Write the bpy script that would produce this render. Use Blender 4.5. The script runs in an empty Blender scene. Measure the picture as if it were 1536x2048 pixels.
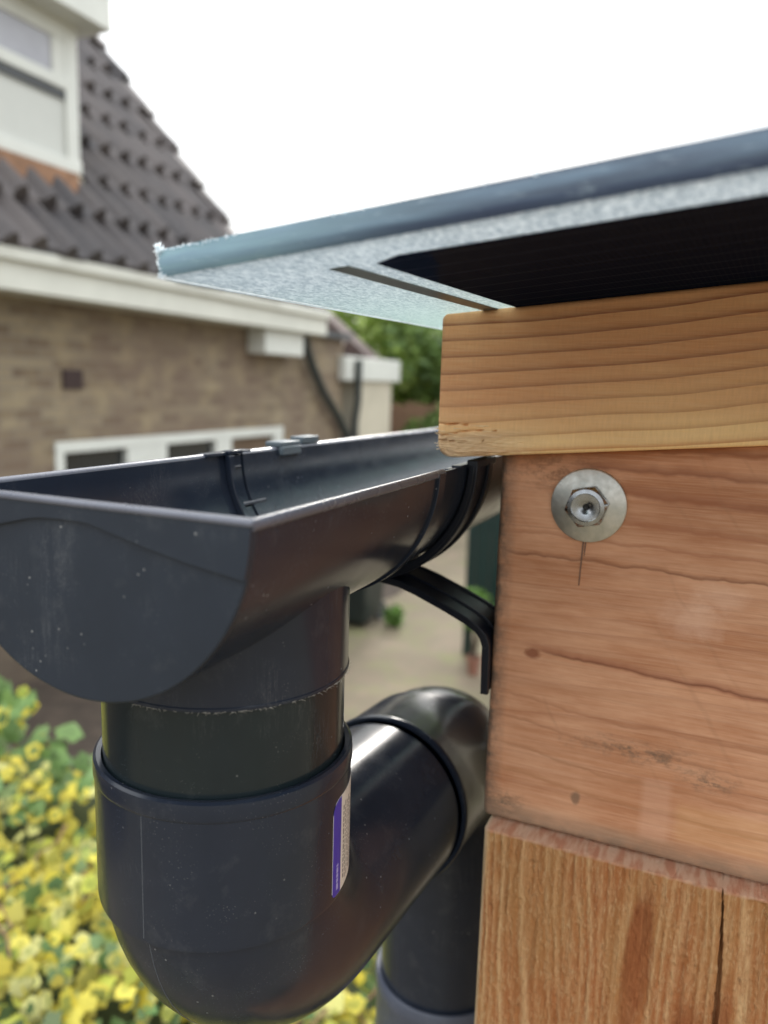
import bpy, bmesh, math, random
from math import sin, cos, pi, radians, sqrt
from mathutils import Vector, Matrix, noise as mn
random.seed(7)
R = random.random
sc = bpy.context.scene
COL = sc.collection

# ------------------------------------------------------------ camera
cam = bpy.data.cameras.new("camera"); camo = bpy.data.objects.new("camera", cam); COL.objects.link(camo)
r_ = Vector((0.9149053, 0.4026269, 0.0289790)); u_ = Vector((-0.0915039, 0.1369362, 0.9863445)); f_ = Vector((-0.3931606, 0.9050636, -0.1621256))
m = Matrix((r_, u_, -f_)).transposed().to_4x4(); m.translation = Vector((0.145761, -0.144253, 0.031716)); camo.matrix_world = m
cam.sensor_fit = 'HORIZONTAL'; cam.sensor_width = 36; cam.lens = 36 * 1551.7 / 1536
cam.clip_start = 0.01; cam.clip_end = 500
cam.dof.use_dof = True; cam.dof.focus_distance = 0.262; cam.dof.aperture_fstop = 11.5
sc.camera = camo
# ------------------------------------------------------------ sky (overcast), sun, exposure
SUN_EL, SUN_AZ = radians(29), radians(344)
w = bpy.data.worlds.new("World"); sc.world = w; w.use_nodes = True
nt = w.node_tree; bg = nt.nodes['Background']
sky = nt.nodes.new('ShaderNodeTexSky'); sky.sky_type = 'NISHITA'; sky.sun_disc = False
sky.sun_elevation = SUN_EL; sky.sun_rotation = SUN_AZ; sky.dust_density = 3
tc = nt.nodes.new('ShaderNodeTexCoord'); cl = nt.nodes.new('ShaderNodeTexNoise'); cl.inputs['Scale'].default_value = 2.2; cl.inputs['Detail'].default_value = 4
nt.links.new(tc.outputs['Generated'], cl.inputs['Vector'])
cr = nt.nodes.new('ShaderNodeValToRGB'); cr.color_ramp.elements[0].position = .35; cr.color_ramp.elements[1].position = .65
cr.color_ramp.elements[0].color = (11.5, 12.4, 12.9, 1); cr.color_ramp.elements[1].color = (14.5, 14.6, 14.6, 1)
nt.links.new(cl.outputs['Fac'], cr.inputs['Fac'])
mx = nt.nodes.new('ShaderNodeMix'); mx.data_type = 'RGBA'; mx.inputs[0].default_value = .88
nt.links.new(sky.outputs[0], mx.inputs[6]); nt.links.new(cr.outputs['Color'], mx.inputs[7])
sx_ = nt.nodes.new('ShaderNodeSeparateXYZ'); nt.links.new(tc.outputs['Generated'], sx_.inputs[0])
el = nt.nodes.new('ShaderNodeMapRange'); nt.links.new(sx_.outputs[2], el.inputs[0])
for i_, v_ in enumerate((0., 1., .62, 2.25)): el.inputs[i_+1].default_value = v_
ml = nt.nodes.new('ShaderNodeVectorMath'); ml.operation = 'SCALE'; nt.links.new(mx.outputs[2], ml.inputs[0]); nt.links.new(el.outputs[0], ml.inputs['Scale'])
nt.links.new(ml.outputs[0], bg.inputs['Color']); bg.inputs['Strength'].default_value = 0.1
sun = bpy.data.lights.new("sun", 'SUN'); sun.energy = 2.0; sun.angle = radians(14); sun.color = (1, .95, .88)
suno = bpy.data.objects.new("sun", sun); COL.objects.link(suno)
sd = Vector((sin(SUN_AZ) * cos(SUN_EL), cos(SUN_AZ) * cos(SUN_EL), sin(SUN_EL)))
suno.rotation_euler = sd.to_track_quat('Z', 'Y').to_euler()
sc.view_settings.view_transform = 'Standard'; sc.view_settings.look = 'None'
sc.view_settings.exposure = 0.32; sc.view_settings.gamma = 1
sc.render.engine = 'CYCLES'

# ------------------------------------------------------------ helpers
def tag(o, label=None, cat=None, group=None, kind=None):
    if label: o['label'] = label
    if cat: o['category'] = cat
    if group: o['group'] = group
    if kind: o['kind'] = kind
    return o
def thing(name, loc, label, cat, group=None):
    o = bpy.data.objects.new(name, None); COL.objects.link(o); o.location = loc
    o.empty_display_size = .05
    return tag(o, label, cat, group)
def worldloc(o):
    v = Vector(o.location)
    while o.parent: o = o.parent; v += Vector(o.location)
    return v
class MB:
    def __init__(s): s.v = []; s.f = []; s.c = None
    def add(s, vs, fs):
        b = len(s.v); s.v += [tuple(v) for v in vs]; s.f += [tuple(i + b for i in f) for f in fs]; return s
    def box(s, x0, x1, y0, y1, z0, z1):
        vs = [(x, y, z) for x in (x0, x1) for y in (y0, y1) for z in (z0, z1)]
        return s.add(vs, [(0,1,3,2),(4,6,7,5),(0,4,5,1),(2,3,7,6),(0,2,6,4),(1,5,7,3)])
    def hexa(s, lo, hi):   # two quads (lists of 4 points), same winding
        return s.add(list(lo) + list(hi), [(3,2,1,0),(4,5,6,7),(0,1,5,4),(1,2,6,5),(2,3,7,6),(3,0,4,7)])
    def prism(s, poly, vec):
        n = len(poly); lo = [Vector(q) for q in poly]; hi = [q + Vector(vec) for q in lo]
        return s.add(lo + hi, [tuple(range(n))[::-1], tuple(range(n, 2*n))] + [(i, (i+1) % n, n + (i+1) % n, n + i) for i in range(n)])
    def lathe(s, prof, cx, cy, n=96, closed=True, a0=0, a1=2*pi):
        full = abs(a1 - a0 - 2*pi) < 1e-6; k = len(prof); cols = n if full else n + 1; vs = []
        for i in range(cols):
            a = a0 + (a1 - a0) * i / n
            for (r, z) in prof: vs.append((cx + r*cos(a), cy + r*sin(a), z))
        fs = []
        for i in range(n):
            j = (i + 1) % cols
            for q in range(k if closed else k - 1):
                q2 = (q + 1) % k; fs.append((i*k+q, j*k+q, j*k+q2, i*k+q2))
        return s.add(vs, fs)
    def sweep(s, path, rad, n=64, caps=True):
        path = [Vector(q) for q in path]; N = len(path)
        if not isinstance(rad, (list, tuple)): rad = [rad] * N
        T = [(path[min(i+1, N-1)] - path[max(i-1, 0)]).normalized() for i in range(N)]
        a = T[0].cross(Vector((1, 0, 0)));
        if a.length < .1: a = T[0].cross(Vector((0, 1, 0)))
        a.normalize(); vs = []
        for i in range(N):
            a = (a - T[i] * a.dot(T[i])).normalized(); b = T[i].cross(a)
            for k in range(n):
                t = 2*pi*k/n; vs.append(path[i] + (a*cos(t) + b*sin(t)) * rad[i])
        fs = [(i*n+k, i*n+(k+1) % n, (i+1)*n+(k+1) % n, (i+1)*n+k) for i in range(N-1) for k in range(n)]
        if caps: fs += [tuple(range(n))[::-1], tuple(range((N-1)*n, N*n))]
        return s.add(vs, fs)
    def shell(s, ro, ri, y0, y1, a0=0., a1=pi, n=72, cx=0, cz=0):   # part of a half round trough, opening upwards
        vs = []
        for i in range(n + 1):
            a = a0 + (a1 - a0) * i / n
            for (r, y) in ((ro, y0), (ri, y0), (ri, y1), (ro, y1)): vs.append((cx + r*cos(a), y, cz - r*sin(a)))
        fs = [(4*i+q, 4*(i+1)+q, 4*(i+1)+(q+1) % 4, 4*i+(q+1) % 4) for i in range(n) for q in range(4)]
        fs += [(3, 2, 1, 0), (4*n, 4*n+1, 4*n+2, 4*n+3)]
        return s.add(vs, fs)
    def build(s, name, mat, parent=None, smooth=40, bevel=0, fix=True):
        off = worldloc(parent) if parent else Vector((0, 0, 0))
        me = bpy.data.meshes.new(name); me.from_pydata([tuple(Vector(v) - off) for v in s.v], [], s.f)
        if s.c:
            at = me.color_attributes.new('tint', 'FLOAT_COLOR', 'POINT')
            for i, c in enumerate(s.c): at.data[i].color = (*c, 1)
        if fix:
            bm = bmesh.new(); bm.from_mesh(me); bmesh.ops.recalc_face_normals(bm, faces=bm.faces); bm.to_mesh(me); bm.free()
        if smooth:
            for q in me.polygons: q.use_smooth = True
            me.set_sharp_from_angle(angle=radians(smooth))
        me.materials.append(mat)
        o = bpy.data.objects.new(name, me); COL.objects.link(o); o.parent = parent
        if bevel:
            b = o.modifiers.new('bevel', 'BEVEL'); b.width = bevel; b.segments = 2; b.limit_method = 'ANGLE'; b.angle_limit = radians(50)
        return o
class T:   # tiny node DSL
    def __init__(s, name):
        s.m = bpy.data.materials.new(name); s.m.use_nodes = True; s.t = s.m.node_tree; s.b = s.t.nodes['Principled BSDF']
        s.pos = s.n('ShaderNodeNewGeometry').outputs['Position']
    def n(s, k, **kw):
        q = s.t.nodes.new(k)
        for a, b in kw.items(): setattr(q, a, b)
        return q
    def put(s, sock, v):
        if v is None: return
        if hasattr(v, 'is_linked') or isinstance(v, bpy.types.NodeSocket): s.t.links.new(v, sock)
        elif isinstance(v, (tuple, list)) and len(v) == 3 and sock.type == 'RGBA': sock.default_value = (*v, 1)
        else: sock.default_value = v
    def math(s, op, a, b=None, c=None, clamp=False):
        q = s.n('ShaderNodeMath', operation=op, use_clamp=clamp)
        for i, v in enumerate((a, b, c)):
            if v is not None: s.put(q.inputs[i], v)
        return q.outputs[0]
    def sep(s, v=None):
        q = s.n('ShaderNodeSeparateXYZ'); s.put(q.inputs[0], v or s.pos); return q.outputs
    def comb(s, x, y, z):
        q = s.n('ShaderNodeCombineXYZ')
        for i, v in enumerate((x, y, z)): s.put(q.inputs[i], v)
        return q.outputs[0]
    def noise(s, scale=(1, 1, 1), detail=3, rough=.5, vec=None, dist=0, col=False):
        mp = s.n('ShaderNodeMapping'); s.put(mp.inputs[0], vec or s.pos); mp.inputs['Scale'].default_value = scale if isinstance(scale, tuple) else (scale,)*3
        q = s.n('ShaderNodeTexNoise'); s.t.links.new(mp.outputs[0], q.inputs['Vector'])
        q.inputs['Scale'].default_value = 1; q.inputs['Detail'].default_value = detail; q.inputs['Roughness'].default_value = rough; q.inputs['Distortion'].default_value = dist
        return q.outputs['Color' if col else 'Fac']
    def voro(s, scale, feature='F1', out='Distance', rnd=1):
        mp = s.n('ShaderNodeMapping'); s.put(mp.inputs[0], s.pos); mp.inputs['Scale'].default_value = scale if isinstance(scale, tuple) else (scale,)*3
        q = s.n('ShaderNodeTexVoronoi', feature=feature); s.t.links.new(mp.outputs[0], q.inputs['Vector']); q.inputs['Scale'].default_value = 1
        q.inputs['Randomness'].default_value = rnd
        return q.outputs[out]
    def rng(s, v, a, b, c=0., d=1.):
        q = s.n('ShaderNodeMapRange'); s.put(q.inputs[0], v)
        for i, k in enumerate((a, b, c, d)): q.inputs[i+1].default_value = k
        return q.outputs[0]
    def ramp(s, v, *st):
        q = s.n('ShaderNodeValToRGB'); s.put(q.inputs[0], v); e = q.color_ramp.elements
        while len(e) < len(st): e.new(.5)
        for i, (p, c) in enumerate(st): e[i].position = p; e[i].color = (*c, 1) if len(c) == 3 else c
        return q.outputs['Color']
    def mix(s, f, a, b, mode='MIX'):
        q = s.n('ShaderNodeMix', data_type='RGBA', blend_type=mode); s.put(q.inputs[0], f); s.put(q.inputs[6], a); s.put(q.inputs[7], b); return q.outputs[2]
    def bump(s, h, dist, strength=1, nrm=None):
        q = s.n('ShaderNodeBump'); s.put(q.inputs['Height'], h); q.inputs['Distance'].default_value = dist; q.inputs['Strength'].default_value = strength
        if nrm: s.put(q.inputs['Normal'], nrm)
        return q.outputs[0]
    def set(s, **kw):
        for k, v in kw.items(): s.put(s.b.inputs[k.replace('_', ' ')], v)
        return s.m

# ------------------------------------------------------------ materials
def m_plain(name, col, rough=.6, var=.12, scale=6, metallic=0, bump=0):
    t = T(name); nz = t.noise(scale, 5, .6)
    c = t.mix(t.rng(nz, .3, .7), tuple(q*(1-var) for q in col), tuple(min(1, q*(1+var)) for q in col))
    kw = dict(Base_Color=c, Roughness=rough, Metallic=metallic)
    if bump: kw['Normal'] = t.bump(nz, bump)
    return t.set(**kw)
def m_pvc(name, col, rough=.3, dirt=1.):
    t = T(name)
    big = t.noise(35, 4, .6)
    base = t.mix(t.rng(big, .3, .75), col, tuple(q*1.25 for q in col))
    specks = t.math('MULTIPLY', t.rng(t.voro(260.), .10, .05), t.rng(t.noise(45, 2), .52, .62), clamp=True)
    specks2 = t.math('MULTIPLY', t.rng(t.voro(1100.), .16, .08), t.rng(t.noise(70, 3), .5, .66), clamp=True)
    sc1 = t.noise((160, 160, 14), 6, .75, dist=2.5)
    scr = t.math('MULTIPLY', t.rng(t.math('ABSOLUTE', t.math('SUBTRACT', sc1, .5)), .005, .0), t.rng(t.noise(38, 2), .56, .68), clamp=True)
    smear = t.rng(t.noise((60, 60, 50), 6, .7), .56, .82)
    c = t.mix(t.math('MULTIPLY', smear, .10 * dirt), base, (.34, .34, .33))
    c = t.mix(t.math('MULTIPLY', specks, .55 * dirt), c, (.5, .5, .48))
    c = t.mix(t.math('MULTIPLY', specks2, .35 * dirt), c, (.45, .45, .43))
    c = t.mix(t.math('MULTIPLY', scr, .3 * dirt), c, (.4, .4, .4))
    rg = t.math('ADD', t.rng(t.noise(60, 4, .6), .3, .8, rough, rough + .12), t.math('MULTIPLY', specks, .3))
    fine = t.noise(900, 3, .6)
    return t.set(Base_Color=c, Roughness=rg, Normal=t.bump(fine, .00002, .6), IOR=1.5, Specular_IOR_Level=.36)
def m_rafter():
    t = T('planed larch'); x, y, z = t.sep()
    v = t.math('SUBTRACT', z, t.math('MULTIPLY', x, .112))
    wob = t.noise((9, 30, 16), 2, .4)
    vv = t.math('ADD', t.math('MULTIPLY', v, -1/.0061), t.math('MULTIPLY', wob, 1.5))
    cx = t.math('SUBTRACT', x, .12); vv = t.math('ADD', vv, t.math('MULTIPLY', t.math('MULTIPLY', cx, cx), 55))
    fr = t.math('FRACT', vv); cell = t.math('FLOOR', vv)
    wn = t.n('ShaderNodeTexWhiteNoise', noise_dimensions='1D'); t.put(wn.inputs['W'], cell)
    late = t.ramp(fr, (0, (0,)*3), (.45, (.03,)*3), (.72, (.28,)*3), (.88, (.8,)*3), (.955, (1,)*3), (.985, (.0,)*3))
    late = t.math('MULTIPLY', late, t.rng(wn.outputs['Value'], 0, 1, .5, 1.))
    fib = t.noise((70, 900, 1500), 4, .6); tick = t.noise((1100, 500, 160), 3, .6)
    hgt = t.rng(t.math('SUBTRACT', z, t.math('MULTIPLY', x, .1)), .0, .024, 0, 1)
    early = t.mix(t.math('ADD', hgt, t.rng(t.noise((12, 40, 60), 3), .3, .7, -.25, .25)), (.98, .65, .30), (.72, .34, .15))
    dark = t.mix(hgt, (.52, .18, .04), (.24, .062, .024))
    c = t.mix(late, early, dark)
    c = t.mix(t.rng(tick, .3, .7, 0, .16), c, (.33, .15, .07))
    c = t.mix(t.rng(fib, .35, .7, 0, .22), c, (.86, .6, .38))
    # torn fibres along the lower left arris
    tear = t.math('MULTIPLY', t.rng(v, .0095, .006), t.rng(x, .085, .058, 0, 1), clamp=True)
    c = t.mix(t.math('MULTIPLY', tear, .85), c, t.mix(t.rng(t.noise((60, 60, 1300), 4, .7), .35, .65), (.42, .25, .13), (.82, .6, .38)))
    b = t.math('ADD', t.math('MULTIPLY', late, .5), t.math('ADD', t.math('MULTIPLY', fib, .6), t.math('MULTIPLY', tick, .5)))
    return t.set(Base_Color=c, Roughness=.62, Normal=t.bump(b, .00022, .8), Specular_IOR_Level=.3)
def blot(t, x, z, cx, cz, rx, rz, nz, soft=.5):
    a = t.math('DIVIDE', t.math('SUBTRACT', x, cx), rx); b = t.math('DIVIDE', t.math('SUBTRACT', z, cz), rz)
    d = t.math('SQRT', t.math('ADD', t.math('MULTIPLY', a, a), t.math('MULTIPLY', b, b)))
    d = t.math('ADD', d, t.math('MULTIPLY', t.math('SUBTRACT', nz, .5), 1.6))
    return t.rng(d, 1, 1 - soft)
def m_beam():
    t = T('weathered larch'); x, y, z = t.sep()
    # rings bend round the small knot
    kx = t.math('SUBTRACT', x, .080); kz = t.math('SUBTRACT', z, -.0776)
    d2 = t.math('ADD', t.math('MULTIPLY', kx, kx), t.math('MULTIPLY', t.math('MULTIPLY', kz, kz), 2.))
    fall = t.math('DIVIDE', .00006, t.math('ADD', d2, .00005))
    wob = t.noise((5, 40, 15), 2, .5)
    v = t.math('ADD', t.math('ADD', t.math('MULTIPLY', z, 135), t.math('MULTIPLY', x, -5)), t.math('MULTIPLY', wob, 4.4))
    v = t.math('ADD', v, t.math('MULTIPLY', fall, t.math('MULTIPLY', kz, 55)))
    fr = t.math('FRACT', v); wn = t.n('ShaderNodeTexWhiteNoise', noise_dimensions='1D'); t.put(wn.inputs['W'], t.math('FLOOR', v))
    late = t.math('MULTIPLY', t.ramp(fr, (0, (.0,)*3), (.45, (.08,)*3), (.78, (.5,)*3), (.93, (1,)*3), (1, (.0,)*3)), t.rng(wn.outputs['Value'], 0.1, 1, .12, 1))
    fib = t.noise((38, 600, 1300), 5, .65); mid = t.noise((9, 60, 150), 4, .6); bl = t.noise((13, 30, 42), 5, .65)
    grit = t.math('MULTIPLY', t.rng(t.noise((200, 200, 380), 5, .75), .44, .56, .1, 1), t.rng(t.noise((900, 900, 900), 3, .7), .35, .6, .55, 1))
    c = t.mix(t.rng(bl, .38, .64), (.45, .19, .09), (.66, .35, .205))
    c = t.mix(t.math('MULTIPLY', late, .45), c, (.30, .11, .05))
    st = t.noise((14, 200, 700), 5, .7); c = t.mix(t.rng(st, .57, .68, 0, .32), c, (.27, .105, .05)); st2 = t.noise((20, 180, 420), 5, .7, dist=.4); c = t.mix(t.rng(st2, .56, .74, 0, .28), c, (.80, .50, .32))
    c = t.mix(t.rng(mid, .45, .72, 0, .38), c, (.38, .165, .08))
    c = t.mix(t.rng(fib, .42, .75, 0, .28), c, (.80, .52, .36))
    nz = t.noise((90, 90, 130), 5, .7)
    g = (.10, .075, .055)
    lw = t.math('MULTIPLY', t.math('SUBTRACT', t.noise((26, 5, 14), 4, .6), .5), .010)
    def streak(z0, sl, x0, x1, wd, col, a):   # one darker growth ring; those under the rafter also carry its shade
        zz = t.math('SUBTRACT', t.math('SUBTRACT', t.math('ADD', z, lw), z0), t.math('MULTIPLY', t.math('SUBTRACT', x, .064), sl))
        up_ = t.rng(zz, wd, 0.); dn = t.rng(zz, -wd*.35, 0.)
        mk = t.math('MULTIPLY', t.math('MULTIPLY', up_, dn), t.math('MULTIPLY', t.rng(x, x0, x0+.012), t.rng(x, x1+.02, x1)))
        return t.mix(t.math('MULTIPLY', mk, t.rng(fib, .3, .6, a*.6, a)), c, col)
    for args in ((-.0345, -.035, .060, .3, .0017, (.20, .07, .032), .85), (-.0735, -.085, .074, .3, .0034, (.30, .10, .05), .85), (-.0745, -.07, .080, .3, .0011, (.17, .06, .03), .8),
                 (-.006, -.03, .10, .3, .0045, (.27, .085, .038), .75), (.003, -.02, .09, .3, .0035, (.22, .07, .032), .75), (-.0165, -.045, .105, .3, .003, (.34, .12, .055), .7), (.010, -.0, .11, .3, .004, (.22, .07, .03), .7),  # dark rings at the top, deepened to paint in the rafter's shade
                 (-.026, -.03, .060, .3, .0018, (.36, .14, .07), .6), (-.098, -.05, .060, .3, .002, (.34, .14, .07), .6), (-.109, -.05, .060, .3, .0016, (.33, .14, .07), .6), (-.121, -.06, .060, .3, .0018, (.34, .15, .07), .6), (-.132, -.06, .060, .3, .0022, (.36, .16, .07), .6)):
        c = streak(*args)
    c = t.mix(t.rng(z, -.144, -.153, 0, .42), c, (.27, .20, .14))
    c = t.mix(t.math('MULTIPLY', blot(t, x, z, .0800, -.0776, .0042, .003, nz), .8), c, (.22, .065, .03))
    c = t.mix(t.math('MULTIPLY', blot(t, x, z, .125, -.112, .034, .006, nz, .9), t.math('MULTIPLY', grit, .8)), c, g)
    c = t.mix(t.math('MULTIPLY', blot(t, x, z, .153, -.119, .013, .006, nz, .9), t.math('MULTIPLY', grit, .8)), c, g)
    c = t.mix(t.math('MULTIPLY', blot(t, x, z, .072, -.148, .012, .008, nz, .9), t.math('MULTIPLY', grit, .8)), c, g)
    c = t.mix(t.math('MULTIPLY', blot(t, x, z, .102, -.1385, .0022, .0035, nz), .6), c, g)
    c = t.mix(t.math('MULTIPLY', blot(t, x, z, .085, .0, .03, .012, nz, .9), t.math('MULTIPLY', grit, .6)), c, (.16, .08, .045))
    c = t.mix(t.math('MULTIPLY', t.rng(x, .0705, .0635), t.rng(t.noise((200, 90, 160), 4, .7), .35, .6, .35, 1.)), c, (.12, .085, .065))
    # ground-in grime along the lower arris
    c = t.mix(t.math('MULTIPLY', t.rng(z, -.146, -.156), t.rng(nz, .3, .6, .2, .85)), c, (.19, .14, .10))
    # pale rubbed rectangles
    def rect(x0, x1, z0, z1, a):
        e = .0028
        return t.math('MULTIPLY', t.math('MULTIPLY', t.math('MULTIPLY', t.rng(x, x0, x0+e), t.rng(x, x1, x1-e)), t.math('MULTIPLY', t.rng(z, z0, z0+e), t.rng(z, z1, z1-e))), a)
    c = t.mix(rect(.1268, .1405, -.1498, -.121, .2), c, (.82, .52, .38))
    c = t.mix(rect(.1405, .1765, -.1475, -.129, .2), c, (.62, .34, .12))
    c = t.mix(t.math('MULTIPLY', blot(t, x, z, .141, -.0545, .014, .009, nz, .7), .36), c, (.84, .56, .42))
    c = t.mix(t.math('MULTIPLY', blot(t, x, z, .150, -.044, .012, .007, nz, .7), .3), c, (.84, .56, .42))
    sx = t.n('ShaderNodeTexWave', wave_type='BANDS', bands_direction='X')
    mp = t.n('ShaderNodeMapping'); t.put(mp.inputs[0], t.pos); mp.inputs['Rotation'].default_value = (0, .55, 0); t.t.links.new(mp.outputs[0], sx.inputs['Vector'])
    sx.inputs['Scale'].default_value = 22; sx.inputs['Distortion'].default_value = 3
    c = t.mix(t.math('MULTIPLY', t.rng(sx.outputs['Fac'], .96, 1.), t.rng(t.noise(24, 2), .52, .7, 0, .22)), c, (.3, .15, .08))
    b = t.math('ADD', t.math('ADD', t.math('MULTIPLY', late, .4), fib), t.math('MULTIPLY', mid, .6))
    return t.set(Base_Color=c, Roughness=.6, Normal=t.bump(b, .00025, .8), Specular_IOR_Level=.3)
def m_post():
    t = T('rough sawn larch'); x, y, z = t.sep()
    wob = t.noise((60, 20, 9), 3, .5)
    v = t.math('ADD', t.math('ADD', t.math('MULTIPLY', x, 215), t.math('MULTIPLY', z, 6)), t.math('MULTIPLY', wob, 4.2))
    fr = t.math('FRACT', v); wn = t.n('ShaderNodeTexWhiteNoise', noise_dimensions='1D'); t.put(wn.inputs['W'], t.math('FLOOR', v))
    band = t.math('MULTIPLY', t.ramp(fr, (0, (.2,)*3), (.3, (1,)*3), (.6, (.4,)*3), (1, (0,)*3)), t.rng(wn.outputs['Value'], 0, 1, .3, 1))
    fib = t.noise((1500, 600, 120), 5, .7); fuzz = t.noise((800, 700, 190), 4, .75); bl = t.noise((45, 40, 14), 3, .6)
    c = t.mix(t.rng(bl, .38, .64), (.46, .21, .075), (.43, .15, .05))
    c = t.mix(t.math('MULTIPLY', band, t.rng(fib, .3, .6, .25, 1)), c, (.74, .47, .24))
    c = t.mix(t.rng(fuzz, .50, .74, 0, .55), c, (.76, .54, .30))
    c = t.mix(t.rng(t.noise((420, 300, 200), 4, .7), .6, .75, 0, .7), c, (.2, .10, .045))
    # sawn top end is pinker
    top = t.rng(z, -.1590, -.1577)
    c = t.mix(top, c, t.mix(t.rng(t.noise((330, 70, 20), 3, .5), .4, .6), (.66, .30, .18), (.80, .50, .34)))
    arr = t.rng(x, .0675, .0658); c = t.mix(t.math('MULTIPLY', arr, .8), c, (.74, .62, .42))
    # bare smooth red strips where the fuzz is torn off
    nz = t.noise((90, 60, 26), 4, .6)
    for (cx, cz, rx, rz, a) in ((.134, -.195, .0055, .035, .85), (.1305, -.215, .004, .05, .8), (.153, -.232, .0085, .028, .9), (.1665, -.24, .0035, .05, .8)):
        c = t.mix(t.math('MULTIPLY', blot(t, x, z, cx, cz, rx, rz, nz, .45), a), c, t.mix(t.rng(fib, .3, .7), (.26, .075, .025), (.42, .15, .055)))
    b = t.math('ADD', t.math('MULTIPLY', fib, .8), t.math('ADD', fuzz, t.math('MULTIPLY', band, .5)))
    return t.set(Base_Color=c, Roughness=.85, Normal=t.bump(b, .0016, 1.), Specular_IOR_Level=.2)
def m_brick():
    t = T('yellow brown brick'); x, y, z = t.sep()
    vec = t.comb(t.math('ADD', y, x), z, 0.)
    q = t.n('ShaderNodeTexBrick'); t.put(q.inputs['Vector'], vec); q.inputs['Scale'].default_value = 1
    q.inputs['Brick Width'].default_value = .26; q.inputs['Row Height'].default_value = .078; q.inputs['Mortar Size'].default_value = .006; q.inputs['Mortar Smooth'].default_value = .3; q.inputs['Bias'].default_value = 0
    q.inputs['Color1'].default_value = (.135, .095, .062, 1); q.inputs['Color2'].default_value = (.255, .205, .135, 1); q.inputs['Mortar'].default_value = (.19, .165, .135, 1)
    c = t.mix(t.rng(t.noise(1.3, 4, .6), .35, .7, 0, .75), q.outputs['Color'], (.165, .115, .085))
    c = t.mix(t.rng(t.noise(4., 5, .6), .5, .75, 0, .5), c, (.36, .29, .17))
    c = t.mix(t.rng(z, -1.7, -2.2, 0, .75), c, (.075, .055, .042))  # darker plinth: shade on the lower wall put into the brick colour
    return t.set(Base_Color=c, Roughness=.9, Normal=t.bump(q.outputs['Fac'], .01, -.6))
def m_tiles():
    t = T('grey brown roof tiles'); nz = t.noise(3.2, 5, .65); n2 = t.noise(22, 4, .6)
    x, y, z = t.sep(); w0 = t.n('ShaderNodeTexWhiteNoise', noise_dimensions='2D'); t.put(w0.inputs['Vector'], t.comb(t.math('FLOOR', t.math('MULTIPLY', y, 1/.26)), t.math('FLOOR', t.math('MULTIPLY', t.math('SUBTRACT', z, .87), 1/.398)), 0.)); wn = w0.outputs['Value']
    c = t.mix(t.rng(nz, .3, .7), (.052, .047, .051), (.088, .077, .077))
    c = t.mix(.55, c, t.mix(wn, (.035, .033, .038), (.12, .10, .096)))
    c = t.mix(t.rng(n2, .55, .75, 0, .4), c, (.16, .13, .11))
    return t.set(Base_Color=c, Roughness=.65, Normal=t.bump(n2, .004))
def m_sheet():
    t = T('frosted glass sheet')
    x, y, z = t.sep(); sp = t.noise((1500, 520, 1500), 2, .7); sp2 = t.noise((700, 230, 700), 2, .7); big = t.noise(30, 3)
    c = t.mix(t.rng(t.math('ADD', t.math('MULTIPLY', sp, .5), t.math('MULTIPLY', sp2, .5)), .40, .60), (.38, .45, .50), (.95, .98, .99))
    c = t.mix(t.rng(y, .05, .17, 0, .6), c, (.78, .93, .87))  # paler green further back: background light showing through, painted into the colour
    tr = t.n('ShaderNodeBsdfTranslucent'); t.put(tr.inputs['Color'], c)
    gl = t.n('ShaderNodeBsdfGlossy'); t.put(gl.inputs['Color'], (.9, .95, .95, 1)); t.put(gl.inputs['Roughness'], .32)
    df = t.n('ShaderNodeBsdfDiffuse'); t.put(df.inputs['Color'], c); nb = t.bump(sp, .0004, .9); t.put(gl.inputs['Normal'], nb); t.put(df.inputs['Normal'], nb)
    a = t.n('ShaderNodeMixShader'); a.inputs[0].default_value = .72; t.t.links.new(df.outputs[0], a.inputs[1]); t.t.links.new(tr.outputs[0], a.inputs[2])
    fr = t.n('ShaderNodeFresnel'); fr.inputs['IOR'].default_value = 1.35
    b = t.n('ShaderNodeMixShader'); t.put(b.inputs[0], t.math('MULTIPLY', fr.outputs[0], .55)); t.t.links.new(a.outputs[0], b.inputs[1]); t.t.links.new(gl.outputs[0], b.inputs[2])
    t.t.links.new(b.outputs[0], t.t.nodes['Material Output'].inputs['Surface']); return t.m
def m_edge():
    t = T('blue grey edge film'); x, y, z = t.sep()
    v = t.math('SUBTRACT', z, t.math('MULTIPLY', x, .089))
    st = t.noise((28, 28, 420), 4, .6, vec=t.comb(x, 0., v)); big = t.noise((30, 1, 160), 3, .5, vec=t.comb(x, 1., v))
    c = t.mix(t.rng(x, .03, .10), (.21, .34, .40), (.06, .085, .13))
    c = t.mix(t.rng(st, .42, .62, 0, .55), c, (.16, .25, .34))
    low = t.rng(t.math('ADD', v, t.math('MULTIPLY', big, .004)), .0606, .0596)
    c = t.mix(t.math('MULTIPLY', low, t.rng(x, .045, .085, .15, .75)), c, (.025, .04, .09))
    c = t.mix(t.rng(t.noise((140, 140, 900), 4, .7), .6, .75, 0, .35), c, (.5, .62, .68))
    return t.set(Base_Color=c, Roughness=.34, Normal=t.bump(st, .0004, .5), Transmission_Weight=0.)
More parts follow.
